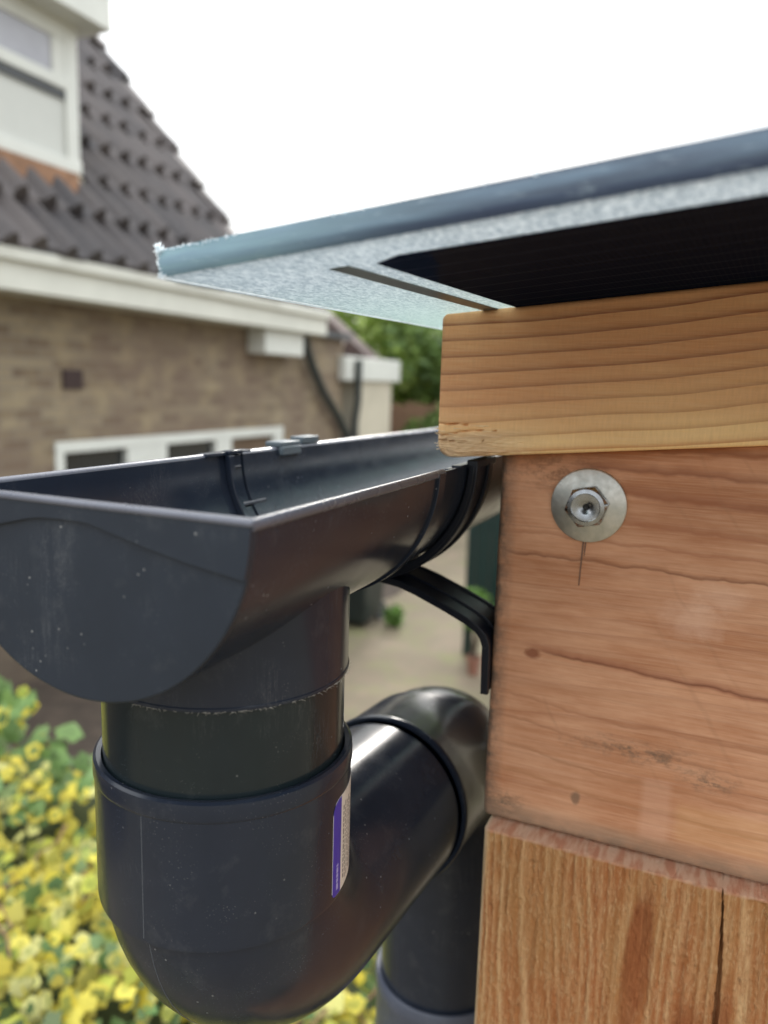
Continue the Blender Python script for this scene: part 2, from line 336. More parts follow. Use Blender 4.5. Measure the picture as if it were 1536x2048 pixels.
def m_cell():
    t = T('dark solar cell'); x, y, z = t.sep()
    s_ = t.math('ADD', x, t.math('MULTIPLY', y, -.06)); tt = t.math('ADD', y, t.math('MULTIPLY', x, .092))
    fing = t.math('FRACT', t.math('MULTIPLY', s_, 620)); bus = t.math('FRACT', t.math('MULTIPLY', t.math('SUBTRACT', tt, .0512), 1/.0135))
    fm = t.math('LESS_THAN', fing, .22); bm_ = t.rng(t.math('ABSOLUTE', t.math('SUBTRACT', bus, .5)), .05, .02)
    c = t.mix(t.math('MULTIPLY', fm, .12), (.004, .007, .018), (.035, .032, .035))
    c = t.mix(t.math('MULTIPLY', bm_, .16), c, (.10, .10, .11))
    d_ = t.n('ShaderNodeBsdfDiffuse'); t.put(d_.inputs['Color'], c); gl = t.n('ShaderNodeBsdfGlossy'); t.put(gl.inputs['Roughness'], .16); t.put(gl.inputs['Color'], (.45, .6, 1., 1))
    nb = t.bump(t.noise((160, 50, 60), 2), .0006, .5); t.put(gl.inputs['Normal'], nb)
    ms = t.n('ShaderNodeMixShader'); t.put(ms.inputs[0], t.rng(y, .05, .16, .05, .015)); t.t.links.new(d_.outputs[0], ms.inputs[1]); t.t.links.new(gl.outputs[0], ms.inputs[2])
    t.t.links.new(ms.outputs[0], t.t.nodes['Material Output'].inputs['Surface']); return t.m
def m_leaf(name='leaf attr', rough=.6, sub=.0):
    t = T(name); a = t.n('ShaderNodeAttribute', attribute_name='tint'); nz = t.noise(260, 3, .6)
    c = t.mix(t.rng(nz, .3, .7, 0, .3), a.outputs['Color'], (.10, .13, .04))
    tr = t.n('ShaderNodeBsdfTranslucent'); t.put(tr.inputs['Color'], c)
    t.set(Base_Color=c, Roughness=rough)
    ms = t.n('ShaderNodeMixShader'); ms.inputs[0].default_value = .28; t.t.links.new(t.b.outputs[0], ms.inputs[1]); t.t.links.new(tr.outputs[0], ms.inputs[2])
    t.t.links.new(ms.outputs[0], t.t.nodes['Material Output'].inputs['Surface']); return t.m
def m_ground():
    t = T('sandy paving'); x, y, z = t.sep()
    q = t.n('ShaderNodeTexBrick'); t.put(q.inputs['Vector'], t.comb(x, y, 0.)); q.inputs['Scale'].default_value = 1
    q.inputs['Brick Width'].default_value = .3; q.inputs['Row Height'].default_value = .3; q.inputs['Mortar Size'].default_value = .012
    q.inputs['Color1'].default_value = (.175, .135, .095, 1); q.inputs['Color2'].default_value = (.21, .16, .115, 1); q.inputs['Mortar'].default_value = (.15, .14, .09, 1)
    c = t.mix(t.rng(t.noise(1.4, 5, .65), .35, .65), q.outputs['Color'], (.14, .115, .075))
    c = t.mix(t.rng(t.noise(2.7, 4, .6), .5, .72, 0, .7), c, (.15, .16, .06))
    return t.set(Base_Color=c, Roughness=.9)
def m_metal(name, c0, c1, rough):
    t = T(name); nz = t.noise(220, 4, .65)
    c = t.mix(t.rng(nz, .3, .7), c0, c1)
    return t.set(Base_Color=c, Metallic=1., Roughness=t.rng(t.noise(500, 3), .3, .7, rough, rough+.14), Normal=t.bump(t.noise(1200, 3), .00003, .5))

PVC = m_pvc('anthracite pvc', (.014, .019, .031), .17, .9)
PVC_CAP = m_pvc('matt anthracite pvc', (.016, .022, .033), .36, .95)
PVC_PIPE = m_pvc('glossy dark pipe', (.010, .016, .019), .14, .9)
PVC_BLACK = m_pvc('black bracket plastic', (.004, .006, .012), .34, .4)
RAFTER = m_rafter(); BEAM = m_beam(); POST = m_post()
BRICK = m_brick(); TILES = m_tiles(); SHEET = m_sheet(); EDGE = m_edge(); CELL = m_cell()
WHITE = m_plain('white paint', (.60, .61, .57), .5, .06, 3)
CREAM = m_plain('cream fascia paint', (.60, .60, .54), .5, .07, 2.5)
PANELW = m_plain('grey white cladding', (.52, .53, .50), .6, .05, 2)
DGLASS = m_plain('dark window glass', (.015, .018, .02), .08, .2)
LGLASS = m_plain('pale window glass', (.38, .38, .42), .12, .15, 1.5)  # pale base colour carries the reflected sky and a pale curtain
DARK = m_plain('dark grey sill', (.06, .065, .07), .6)
ORANGE = m_plain('orange brick apron', (.27, .15, .09), .9, .3, 9)
RENDER = m_plain('beige render', (.47, .43, .34), .9, .08, 2)
VENT = m_plain('dark red vent brick', (.05, .03, .028), .8)
DGREEN = m_plain('dark green plastic', (.006, .022, .020), .4, .15)
BINM = m_plain('black green bin plastic', (.012, .018, .017), .45, .15)
DPIPE = m_plain('dark green downpipe', (.02, .028, .028), .4)
SOILM = m_plain('damp soil', (.05, .036, .026), .95, .4, 7, bump=.02)
FENCEM = m_plain('brown fence boards', (.17, .10, .06), .85, .25, 3)
TERRA = m_plain('terracotta', (.24, .11, .075), .8)
BARK = m_plain('bark', (.09, .065, .045), .9, .3, 14)
STEM = m_plain('red brown ivy stem', (.20, .11, .06), .7, .3, 60)
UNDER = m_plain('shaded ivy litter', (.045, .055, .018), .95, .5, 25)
LEAF = m_leaf(); GROUND = m_ground()
ZINC = m_metal('zinc plated washer', (.42, .42, .385), (.58, .56, .52), .36)
BOLT = m_metal('bright bolt', (.26, .27, .28), (.40, .41, .43), .2)
BLACKH = m_plain('black recess', (.01, .01, .01), .6)
def m_film_glint():
    t = T('white torn film and glint'); t.set(Base_Color=(.88, .93, .95), Roughness=.5)
    tr = t.n('ShaderNodeBsdfTranslucent'); t.put(tr.inputs['Color'], (.95, .98, 1., 1)); ms = t.n('ShaderNodeMixShader'); ms.inputs[0].default_value = .75
    t.t.links.new(t.b.outputs[0], ms.inputs[1]); t.t.links.new(tr.outputs[0], ms.inputs[2]); t.t.links.new(ms.outputs[0], t.t.nodes['Material Output'].inputs['Surface']); return t.m
FILMGLINT = m_film_glint()
LBLUE = m_plain('blue label print', (.045, .03, .36), .35, .08)
LWHITE = m_plain('label paper', (.72, .66, .60), .4, .05)
LINK = m_plain('label ink', (.22, .19, .17), .6)
LINKB = m_plain('label pale ink', (.36, .33, .62), .6)
PENCIL = m_plain('pencil line', (.16, .09, .06), .8)
CRACKM = m_plain('crack shadow wood', (.05, .02, .012), .9)

# ------------------------------------------------------------ ground
g = MB(); g.add([(-200, -200, -2.42), (200, -200, -2.42), (200, 200, -2.42), (-200, 200, -2.42)], [(0, 1, 2, 3)])
tag(g.build('ground', GROUND, smooth=0), kind='structure')
g = MB(); N = 24; vs = []; fs = []
for i in range(N+1):
    for j in range(7):
        xx = -4.79 + j * .26; yy = -2 + i * .45
        vs.append((xx + .06*mn.noise(Vector((yy, j, 0))), yy, -2.405 + .05*max(0, mn.noise(Vector((xx*3, yy*3, 1)))) - (.02 if j == 6 else 0)))
for i in range(N):
    for j in range(6): fs.append((i*7+j, i*7+j+1, (i+1)*7+j+1, (i+1)*7+j))
g.add(vs, fs); tag(g.build('soil', SOILM), kind='structure')

# ------------------------------------------------------------ neighbour house
H = thing('brick_house', (-4.8, 5, -2.42), 'brown brick house with steep dark tiled roof, white eave and dormer, behind the gutter', 'house')
XW = -4.8; Y0, Y1 = -3., 9.65; WZ0, WZ1 = -1.62, -.505
b = MB()
b.box(XW-.28, XW, Y0, 4.52, -2.5, .62); b.box(XW-.28, XW, 8.07, Y1, -2.5, .62)
b.box(XW-.28, XW, 4.52, 8.07, -2.5, WZ0); b.box(XW-.28, XW, 4.52, 4.63, .0, .62)
b.v = b.v[:-8]; b.f = b.f[:-6]
b.box(XW-.28, XW, 4.52, 8.07, WZ1, .62)
b.box(XW-8, XW-.28, Y1-.28, Y1, -2.5, .62); b.box(XW-8, XW-.28, Y0, Y0+.28, -2.5, .62)
# gable triangle at the verge
b.prism([(XW-.2, 7.0, .62), (XW-8, 7.0, .62), (XW-3.75, 7.0, 5.4)], (0, .18, 0))
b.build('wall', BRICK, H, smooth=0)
# flat roofed end part
MB().box(XW-7.9, XW+.1, 7.3, Y1+.05, .62, .70).build('flat_roof', DARK, H, smooth=0)
# fascia box
fb = MB(); fb.box(XW-.02, -4.45, Y0-.1, 8.52, .60, .86); fb.box(-4.449, -4.40, Y0-.1, 8.53, .80, .885)
fa = fb.build('fascia', CREAM, H, bevel=.01)
MB().box(-4.64, -4.42, Y0-.1, 8.5, .865, .91).build('eave_gutter', DARK, H)
MB().box(XW+.01, -4.55, 7.28, 8.12, .33, .598).build('eave_box', WHITE, H, bevel=.01)
# roof tiles
th = radians(50); ct, st_ = cos(th), sin(th); ey_, ez_ = -4.46, .90
tb = MB(); rows = 13; gauge = .52; pitch = .26; y_a, y_b = -3., 7.25; S = 8
for r in range(rows):
    off = .1 if r % 2 else 0.
    ncol = int((y_b - y_a) / pitch * S); base = len(tb.v); vs = []; jit = [.05*(R()-.5) for _ in range(200)]
    for i in range(ncol + 1):
        y = y_a + i * pitch / S; ph = (i + off/pitch*S) / S; fph = ph % 1; cix = int(ph)
        h = .085*max(0, sin(pi*min(1, fph/.44)))**.7 if fph < .44 else -.014*sin(pi*(fph-.44)/.56)
        ss0 = r*gauge - .04 + jit[cix]; ss1 = (r+1)*gauge + .02
        def P(s, n): return (ey_ - s*ct + n*st_, y, ez_ + s*st_ + n*ct)
        yy = y
        vs += [P(ss0, -.01), P(ss0, h + .075), P(ss0 + .025, h + .083), P(ss1, h - .012)]
    fs = [(4*i+k, 4*i+k+1, 4*(i+1)+k+1, 4*(i+1)+k) for i in range(ncol) for k in range(3)]
    tb.add(vs, fs)
rf = tb.build('roof', TILES, H, smooth=50)
bp = MB()
for (s0, s1, n0, n1) in ((-.02, 6.8, -.14, -.03),):
    def Q(s, n, y): return (ey_ - s*ct + n*st_, y, ez_ + s*st_ + n*ct)
    bp.hexa([Q(s0, n0, y_a), Q(s1, n0, y_a), Q(s1, n0, y_b), Q(s0, n0, y_b)], [Q(s0, n1, y_a), Q(s1, n1, y_a), Q(s1, n1, y_b), Q(s0, n1, y_b)])
# far slope of the roof
bp.hexa([Q(6.76, -.1, y_a), (XW-8.3, y_a, .8), (XW-8.3, y_b, .8), Q(6.76, -.1, y_b)], [Q(6.78, .1, y_a), (XW-8.3, y_a, 1.), (XW-8.3, y_b, 1.), Q(6.78, .1, y_b)])
bp.build('roof_deck', DARK, rf, smooth=0)
vg = MB()
for r in range(rows):
    s0, s1 = r*gauge - .05, (r+1)*gauge + .02
    vg.hexa([Q(s0, -.10, y_b-.02), Q(s1, -.10, y_b-.02), Q(s1, -.10, y_b+.05), Q(s0, -.10, y_b+.05)], [Q(s0, .125, y_b-.12), Q(s1, .075, y_b-.12), Q(s1, .075, y_b+.05), Q(s0, .125, y_b+.05)])
vg.build('verge_tiles', TILES, rf, smooth=0)
# dormer
XD = -5.15; v_before = set(bpy.data.objects)
DMR = MB()
DMR.box(-8.2, XD, 1.6, 5.235, 1.74, 2.88); dm = DMR.build('dormer', PANELW, H, smooth=0)
t_ = MB(); t_.box(-8.3, -4.885, 1.3, 5.40, 2.885, 3.22); t_.box(-8.31, -4.86, 1.28, 5.425, 3.16, 3.27)
t_.build('dormer_roof', WHITE, dm, bevel=.012)
fm = MB(); e = XD + .03
fm.box(XD, e, 5.10, 5.236, 1.83, 2.884); fm.box(XD, e, 1.6, 5.10, 2.74, 2.884); fm.box(XD, e-.004, 4.97, 5.10, 2.36, 2.74)
fm.box(XD, e+.006, 1.6, 5.10, 2.365, 2.46); fm.box(XD, e+.01, 1.6, 5.245, 1.725, 1.83)
fm.build('window_frame', WHITE, dm, bevel=.006)
MB().box(XD-.01, XD+.008, 1.6, 4.97, 2.46, 2.74).build('window_pane', LGLASS, dm, smooth=0)
MB().box(XD, XD+.022, 1.6, 5.10, 2.29, 2.363).build('dark_strip', DARK, dm, smooth=0)
MB().box(XD-.05, XD+.05, 1.6, 5.19, 1.45, 1.724).build('brick_apron', ORANGE, H, smooth=0)
MB().hexa([(XD-.2, 5.19, 1.5), (XD+.08, 5.19, 1.50), (XD+.14, 5.27, 1.50), (XD-.2, 5.27, 1.5)], [(XD-.2, 5.19, 1.72), (XD+.02, 5.19, 1.72), (XD+.02, 5.23, 1.72), (XD-.2, 5.23, 1.72)]).build('apron_flashing', RENDER, H, smooth=0)
k_ = .962   # dormer moved a little closer, kept where it stood
for o_ in set(bpy.data.objects) - v_before:
    if o_.type == 'MESH':
        off = Vector((-4.8, 5, -2.42)); cpos = Vector((.1458, -.1443, .0317))
        for vv in o_.data.vertices: vv.co = cpos + (vv.co + off - cpos)*k_ - off
# window in the wall
wf = MB(); XF = XW - .03; xo = XW + .012
for (a, c_) in ((4.53, 4.62), (5.36, 5.90), (6.70, 6.98), (7.86, 8.06)): wf.box(XF-.05, xo, a, c_, WZ0, -.60)
wf.box(XF-.05, xo+.004, 4.53, 8.06, -.60, -.508); wf.box(XF-.05, xo+.05, 4.5, 8.09, WZ0-.05, WZ0)
wn_ = wf.build('window', WHITE, H, bevel=.005)
for (a, c_, mt) in ((4.62, 5.36, DGLASS), (5.90, 6.70, DGLASS), (6.98, 7.86, m_plain('brown blind behind glass', (.14, .10, .07), .15))):
    MB().box(XF-.04, XF-.02, a, c_, WZ0, -.60).build('pane', mt, wn_, smooth=0)
vb = MB()
for k in range(4): vb.box(XW+.002, XW+.022, 4.63, 4.84, -.07 + k*.04, -.045 + k*.04)
vb.box(XW+.001, XW+.012, 4.63, 4.84, -.08, .08); vb.build('air_brick', VENT, H, smooth=0)
# slanting rainwater pipe from eave box to the corner
MB().sweep([(-4.70, 8.42, .60), (-4.70, 8.46, .45), (-4.70, 8.62, .22), (-4.70, 8.9, -.08), (-4.70, 9.3, -.38), (-4.70, 9.62, -.68), (-4.70, 9.66, -1.2), (-4.70, 9.66, -2.42)], .055, 14).build('rain_pipe', DPIPE, H)

E_ = thing('house_extension', (-4.7, 10.6, -2.42), 'low beige rendered extension with white fascia beside the far end of the brick house', 'extension')
b = MB(); b.box(-7.2, -4.73, 9.93, 11.22, -2.5, .08); b.build('wall', RENDER, E_, smooth=0)
MB().box(-7.3, -4.68, 9.80, 11.45, .075, .40).build('fascia', WHITE, E_, bevel=.01)
MB().box(-4.79, -4.66, 9.50, 9.68, .07, .40).build('hopper_box', WHITE, E_, bevel=.01)
MB().sweep([(-4.62, 9.80, .36), (-4.62, 9.80, -.2), (-4.66, 9.80, -.5), (-4.66, 9.80, -2.42)], .05, 14).build('rain_pipe', DPIPE, E_)
rr = MB(); rr.prism([(-5.5, 12.2, .41), (-10, 12.2, .41), (-7.75, 12.2, 2.25)], (0, .5, 0)); 
F_ = thing('garden_house', (-7.5, 13.5, -2.42), 'distant brown roofed house seen above the white extension fascia', 'house')
rr.build('roof', m_plain('dark brown roof', (.07, .045, .04), .8, .25, 4), F_, smooth=0)
MB().box(-9.5, -5.9, 12.4, 12.65, -2.42, .409).build('wall', BRICK, F_, smooth=0)
lv = MB(); lv.sweep([(-6.12, 12.15, .74), (-6.12, 12.21, .74)], .085, 20); lv.build('roof_vent', m_plain('pinkish vent cowl', (.5, .42, .38), .6), F_)

# ------------------------------------------------------------ trees, fence, garden things
def leafclump(mb, n, pick, size, cols, up=.5):
    for _ in range(n):
        p_ = pick(); nrm = Vector((R()-.5, R()-.5, R()-.5+up*.5)).normalized()
        a = nrm.orthogonal().normalized(); a.rotate(Matrix.Rotation(R()*6.28, 3, nrm)); bb = nrm.cross(a); s = size*(.6+.8*R())
        c = random.choice(cols); k = .75+.5*R(); c = tuple(q*k for q in c); bse = len(mb.v)
        mb.v += [tuple(p_-a*s), tuple(p_+bb*s*.45), tuple(p_+a*s), tuple(p_-bb*s*.45)]; mb.c += [c]*4; mb.f.append((bse, bse+1, bse+2, bse+3))
def tree(x, y, zt, rad, hgt, seed, label, cols, n=9000, name='garden_tree'):
    random.seed(seed); t = thing(name, (x, y, -2.42), label, 'tree', )
    tr = MB(); top = zt + hgt*.3; pts = [(x + .15*sin(k), y, -2.42 + (top+2.42)*k/6) for k in range(7)]
    tr.sweep(pts, [.16*(1-.75*k/6) for k in range(7)], 10)
    cl_ = []
    for k in range(26):
        a = R()*6.28; el = R()*1.5-.55; q = .45+.5*R()
        c = Vector((x + rad*q*cos(a)*cos(el), y + rad*q*sin(a)*cos(el), zt + hgt*q*sin(el))); cl_.append((c, rad*(.22+.2*R())))
        if k < 14: tr.sweep([pts[2+k % 4], ((pts[2+k % 4][0]+c.x)/2, (pts[2+k % 4][1]+c.y)/2, (pts[2+k % 4][2]+c.z)/2+.1), c], [.05, .03, .012], 6)
    tr.build('trunk', BARK, t)
    def pick():
        c, r = random.choice(cl_); v = Vector((R()-.5, R()-.5, R()-.5)).normalized()*r*(R()**.4); return c + v
    mb = MB(); mb.c = []; leafclump(mb, n, pick, .12, cols); mb.build('crown', LEAF, t, smooth=0, fix=False)
G1 = [(.30, .42, .08), (.38, .50, .11), (.20, .30, .06), (.44, .54, .16)]
G2 = [(.13, .22, .05), (.19, .29, .07), (.08, .14, .04)]
tree(-7.1, 16.5, .1, 2.3, 2.3, 3, 'bright green tree beyond the white extension', G1)
tree(-5.0, 16.0, -.2, 1.9, 2.0, 5, 'darker green tree to the right of the bright green one', G2)
tree(-2.4, 19, .3, 2.4, 2.4, 9, 'rounded green tree behind the timber corner', G1)
fe = MB()
for k in range(46): fe.box(-6.4+k*.15, -6.26+k*.15, 14.5+.004*(k % 3), 14.525+.004*(k % 3), -2.42, -.30-.02*(k % 4))
fe.box(-6.4, .5, 14.54, 14.58, -.7, -.6); fe.box(-6.4, .5, 14.54, 14.58, -2.1, -2.0)
F2 = fe.build('board_fence', FENCEM, smooth=0); tag(F2, 'brown board fence under the far trees', 'fence')
def shrub(x, y, z, rad, n, cols, label, name='shrub', parent=None, size=.05, hz=1.):
    t = parent or thing(name, (x, y, z), label, 'plant')
    random.seed(int(abs(x*971+y*37))); mb = MB(); mb.c = []
    leafclump(mb, n, lambda: Vector((x, y, z+rad*hz)) + Vector((R()-.5, R()-.5, (R()-.5)*hz)).normalized()*rad*(R()**.5), size, cols)
    s = MB()
    for k in range(5): s.sweep([(x, y, z), (x+rad*.6*cos(k*1.3), y+rad*.6*sin(k*1.3), z+rad*hz*1.3)], [.012, .004], 6)
    s.build('stem', BARK, t); mb.build('foliage', LEAF, t, smooth=0, fix=False); return t
BG = [(.10, .22, .03), (.16, .30, .05), (.07, .14, .03)]
shrub(-2.80, 6.95, -2.42, .11, 260, BG, 'low green weed at the foot of the dark bin', size=.04)
shrub(-1.66, 6.05, -2.30, .17, 420, BG, 'fresh green potted plant in front of the dark green gate', size=.045, hz=2.7)
pt = MB(); pt.lathe([(.045, -2.42), (.06, -2.29), (.068, -2.29), (.068, -2.26), (.055, -2.26), (.05, -2.29), (.035, -2.39)], -1.66, 6.05, 28)
tag(pt.build('terracotta_pot', TERRA), 'small red terracotta pot behind the bracket arm', 'pot')
# wheeled bin
B = thing('wheeled_bin', (-3.22, 6.9, -2.42), 'dark wheeled bin on the paving, seen right behind the outlet', 'bin')
bx = MB(); bx.hexa([(-3.44, 6.68, -2.36), (-3.0, 6.68, -2.36), (-3.0, 7.1, -2.36), (-3.44, 7.1, -2.36)], [(-3.5, 6.60, -1.45), (-2.95, 6.60, -1.45), (-2.95, 7.18, -1.45), (-3.5, 7.18, -1.45)])
bx.box(-3.52, -2.93, 6.58, 7.2, -1.45, -1.41); bx.build('body', BINM, B, bevel=.02)
MB().hexa([(-3.53, 6.57, -1.405), (-2.92, 6.57, -1.405), (-2.92, 7.22, -1.405), (-3.53, 7.22, -1.405)], [(-3.48, 6.64, -1.33), (-2.97, 6.64, -1.33), (-2.97, 7.2, -1.35), (-3.48, 7.2, -1.35)]).build('lid', BINM, B, bevel=.02)
for xx in (-3.46, -3.03): MB().sweep([(xx-.03, 7.12, -2.32), (xx+.03, 7.12, -2.32)], .10, 20).build('wheel', DARK, B)
# garden gate
Gt = thing('garden_gate', (-1.3, 6.5, -2.42), 'dark green garden gate hung on a slim post, left of the timber corner', 'gate')
MB().box(-1.90, -1.82, 6.47, 6.55, -2.42, -.95).build('gate_post', DGREEN, Gt, bevel=.01)
gb = MB()
for k in range(7): gb.box(-1.815+k*.13, -1.69+k*.13, 6.49, 6.52, -2.10, -1.0)
gb.box(-1.815, -.91, 6.521, 6.55, -1.95, -1.85); gb.box(-1.815, -.91, 6.521, 6.55, -1.25, -1.15); gb.build('gate_leaf', DGREEN, Gt, bevel=.005)
gw = MB(); gw.box(-3.4, -1.98, 12.6, 12.8, -2.42, -.85)
tag(gw.build('garden_wall', RENDER, smooth=0), 'pale low garden wall at the far end of the paving', 'wall')

# ------------------------------------------------------------ ivy hedge
IV = thing('ivy_hedge', (-.8, .9, -2.42), 'yellow and green variegated ivy hedge below the gutter', 'ivy')
random.seed(21)
def ridge(x):   # ridge height and depth along x
    z = -.80 - .22*max(0, min(1, (x+.75)/.5)) + .035*mn.noise(Vector((x*5, 3, 0)))
    y = 1.02 + .06*mn.noise(Vector((x*3, 0, 2)))
    return y, z
def surf(x, v):   # v 0 = ridge, 1 = foot towards the camera
    y, z = ridge(x); yy = y - .62*v**.85; zz = z - .18*v - 1.1*max(0, v-.55)**1.6
    nn = mn.noise(Vector((x*7, yy*7, 5)))*.045
    return Vector((x + nn*.3, yy - nn*.6, zz + nn))
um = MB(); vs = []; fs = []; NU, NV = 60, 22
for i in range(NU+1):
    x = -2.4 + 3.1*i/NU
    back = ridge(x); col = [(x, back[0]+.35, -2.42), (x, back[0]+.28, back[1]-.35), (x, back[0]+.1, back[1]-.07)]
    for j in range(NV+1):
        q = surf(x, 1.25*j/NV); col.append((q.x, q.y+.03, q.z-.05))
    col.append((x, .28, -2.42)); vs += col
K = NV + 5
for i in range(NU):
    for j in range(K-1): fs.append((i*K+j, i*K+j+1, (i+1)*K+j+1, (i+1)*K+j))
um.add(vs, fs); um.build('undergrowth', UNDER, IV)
lobes = [(0, -.18), (.30, -.40), (.58, -.24), (.62, .02), (.86, .18), (.62, .44), (.40, .68), (0, .98)]
outl = lobes[1:-1]; full = [lobes[0]] + outl + [lobes[-1]] + [(-a, b_) for a, b_ in outl[::-1]]
def ivy_leaf(mb, p_, nrm, ang, s, cin, cout):
    a = nrm.orthogonal().normalized(); a.rotate(Matrix.Rotation(ang, 3, nrm)); bb = nrm.cross(a); base = len(mb.v); n = len(full)
    kk = .8+.4*R(); ctr = p_ + bb*s*.22
    def P(u, v_, h): return tuple(p_ + a*(u*s*kk) + bb*(v_*s) + nrm*(h*s))
    mb.v.append(tuple(ctr + nrm*s*.03)); mb.c.append(cin)
    ib = .12+.6*R(); inner = [min(.8, ib*(.6+.8*R())) for _ in full]
    for (u, v_), q in zip(full, inner): mb.v.append(P(u*q, .22+(v_-.22)*q, .0)); mb.c.append(cin)
    for (u, v_), q in zip(full, inner): q2 = min(.92, q + .2); mb.v.append(P(u*q2, .22+(v_-.22)*q2, .0)); mb.c.append(cout)
    cv = -.18*R(); 
    for (u, v_) in full: mb.v.append(P(u, v_, cv*(u*u+(v_-.2)**2)+.05*(R()-.5))); mb.c.append(cout)
    for i in range(n):
        j = (i+1) % n
        mb.f.append((base, base+1+i, base+1+j))
        mb.f.append((base+1+i, base+1+n+i, base+1+n+j, base+1+j)); mb.f.append((base+1+n+i, base+1+2*n+i, base+1+2*n+j, base+1+n+j))
fol = MB(); fol.c = []; stm = MB()
YEL = [(.78, .66, .08), (.84, .72, .11), (.72, .58, .05), (.78, .74, .26), (.56, .58, .08)]
GRN = [(.19, .26, .04), (.13, .20, .05), (.26, .32, .06), (.28, .36, .14), (.10, .15, .03), (.34, .36, .05)]
OLD = [(.14, .24, .07), (.20, .31, .12), (.08, .15, .04)]
def addleaf(x, v, lift, s, greenish=.2):
    p_ = surf(x, v); p_ += Vector((R()-.5, R()-.5, R()-.5))*.02 + Vector((0, -.4, .8))*lift
    nrm = (Vector((.15, -.62, .75)) + Vector((R()-.5, R()-.5, R()-.5))*1.3).normalized()
    q = R()
    if q < greenish: ci = random.choice(OLD); co = tuple(c*(1.0+.3*R()) for c in ci)
    elif q < greenish+.32: ci = random.choice(YEL); co = tuple(c*1.02 for c in ci)
    else: ci = random.choice(GRN); co = random.choice(YEL)
    bb_ = .65*R(); ci = tuple(a_*(1-bb_)+b_*bb_ for a_, b_ in zip(ci, co)); k = .5+.6*R(); ivy_leaf(fol, p_, nrm, R()*6.28, s, tuple(c*k for c in ci), tuple(c*k for c in co))
for _ in range(6800):
    x = -1.95 + 2.35*R(); v = R()**1.0*1.12
    cl2 = mn.noise(Vector((x*6, v*5, 9)))
    addleaf(x, v, .035*R() - .03*(cl2 < -.15), .021*(.55+.8*R()), .17 + (.3 if cl2 > .2 else 0))
# taller green shoots against the dark soil
for (x, h, n) in ((-1.22, .15, 30), (-1.33, .13, 26), (-1.12, .06, 14), (-.97, .085, 18), (-.93, .05, 12), (-1.45, .15, 30)):
    bse = surf(x, .0)
    for _ in range(n):
        q = R(); p_ = bse + Vector(((R()-.5)*.10, (R()-.5)*.08, h*q)); nrm = (Vector((.1, -.7, .5)) + Vector((R()-.5, R()-.5, R()-.5))).normalized()
        ci = random.choice(OLD); co = tuple(c*1.25 for c in ci)
        if R() < .2: co = random.choice(YEL)
        ivy_leaf(fol, p_, nrm, R()*6.28, .027*(.7+.6*R()), ci, co)
    stm.sweep([bse, bse + Vector((.01, 0, h*.5)), bse + Vector((-.01, 0, h))], [.003, .0025, .0015], 6)
for _ in range(90):
    x = -1.9 + 2.3*R(); v = R(); pts = []
    for k in range(5): q = surf(x + .05*k*(R()-.3), min(1.1, v + .05*k)); pts.append(q + Vector((0, -.012, .02)))
    stm.sweep(pts, [.0028, .0026, .0024, .002, .0016], 5)
fol.build('foliage', LEAF, IV, smooth=0, fix=False); tag(stm.build('stems', STEM, IV), kind='stuff')

# ------------------------------------------------------------ timber corner
def timber_front(x0, x1, lo, hi, yf, depth, xs, nw, rr, disp, cr=.0, ws=None):
    """front face as a dense displaced grid with eased edges and rounded outline corners, extruded back"""
    ws = ws or [i/nw for i in range(nw+1)]; nu = len(xs)-1; nw = len(ws)-1; V = []
    for j, w_ in enumerate(ws):
        for i, x in enumerate(xs):
            z0, z1 = lo(x), hi(x); z = z0 + (z1-z0)*w_
            dz0, dz1, dx0 = z-z0, z1-z, x-x0; X, Z = x, z
            if cr:
                for (dzz, sg) in ((dz0, 1), (dz1, -1)):
                    c_ = cr if sg == 1 else cr*.35
                    if dx0 < c_ and dzz < c_:
                        mx_ = max(c_-dx0, c_-dzz); L = sqrt((c_-dx0)**2+(c_-dzz)**2) or 1
                        k = mx_/L; X = x0 + c_ - (c_-dx0)*k; Z = (z0 + c_ - (c_-dzz)*k) if sg == 1 else (z1 - c_ + (c_-dzz)*k)
            d = min(dz0, dz1, dx0); e_ = rr - sqrt(max(0, rr*rr-(rr-d)**2)) if d < rr else 0
            V.append((X, yf + e_*.8 + disp(x, z, d), Z))
    W = nu+1; F = [(j*W+i, j*W+i+1, (j+1)*W+i+1, (j+1)*W+i) for j in range(nw) for i in range(nu)]
    loop = list(range(W)) + [j*W+nu for j in range(1, nw+1)] + [nw*W+i for i in range(nu-1, -1, -1)] + [j*W for j in range(nw-1, 0, -1)]
    B_ = len(V)
    for k in loop: V.append((V[k][0], yf+depth, V[k][2]))
    n = len(loop)
    for k in range(n): F.append((loop[k], B_+k, B_+(k+1) % n, loop[(k+1) % n]))
    F.append(tuple(B_+k for k in range(n))[::-1])
    mb = MB(); mb.add(V, F); return mb
def samples(a, b, step, far):
    out = []; x = a
    while x < b: out.append(x); x += step
    st2 = .01
    while x < far: out.append(x); x += st2; st2 *= 1.5
    out.append(far); return out
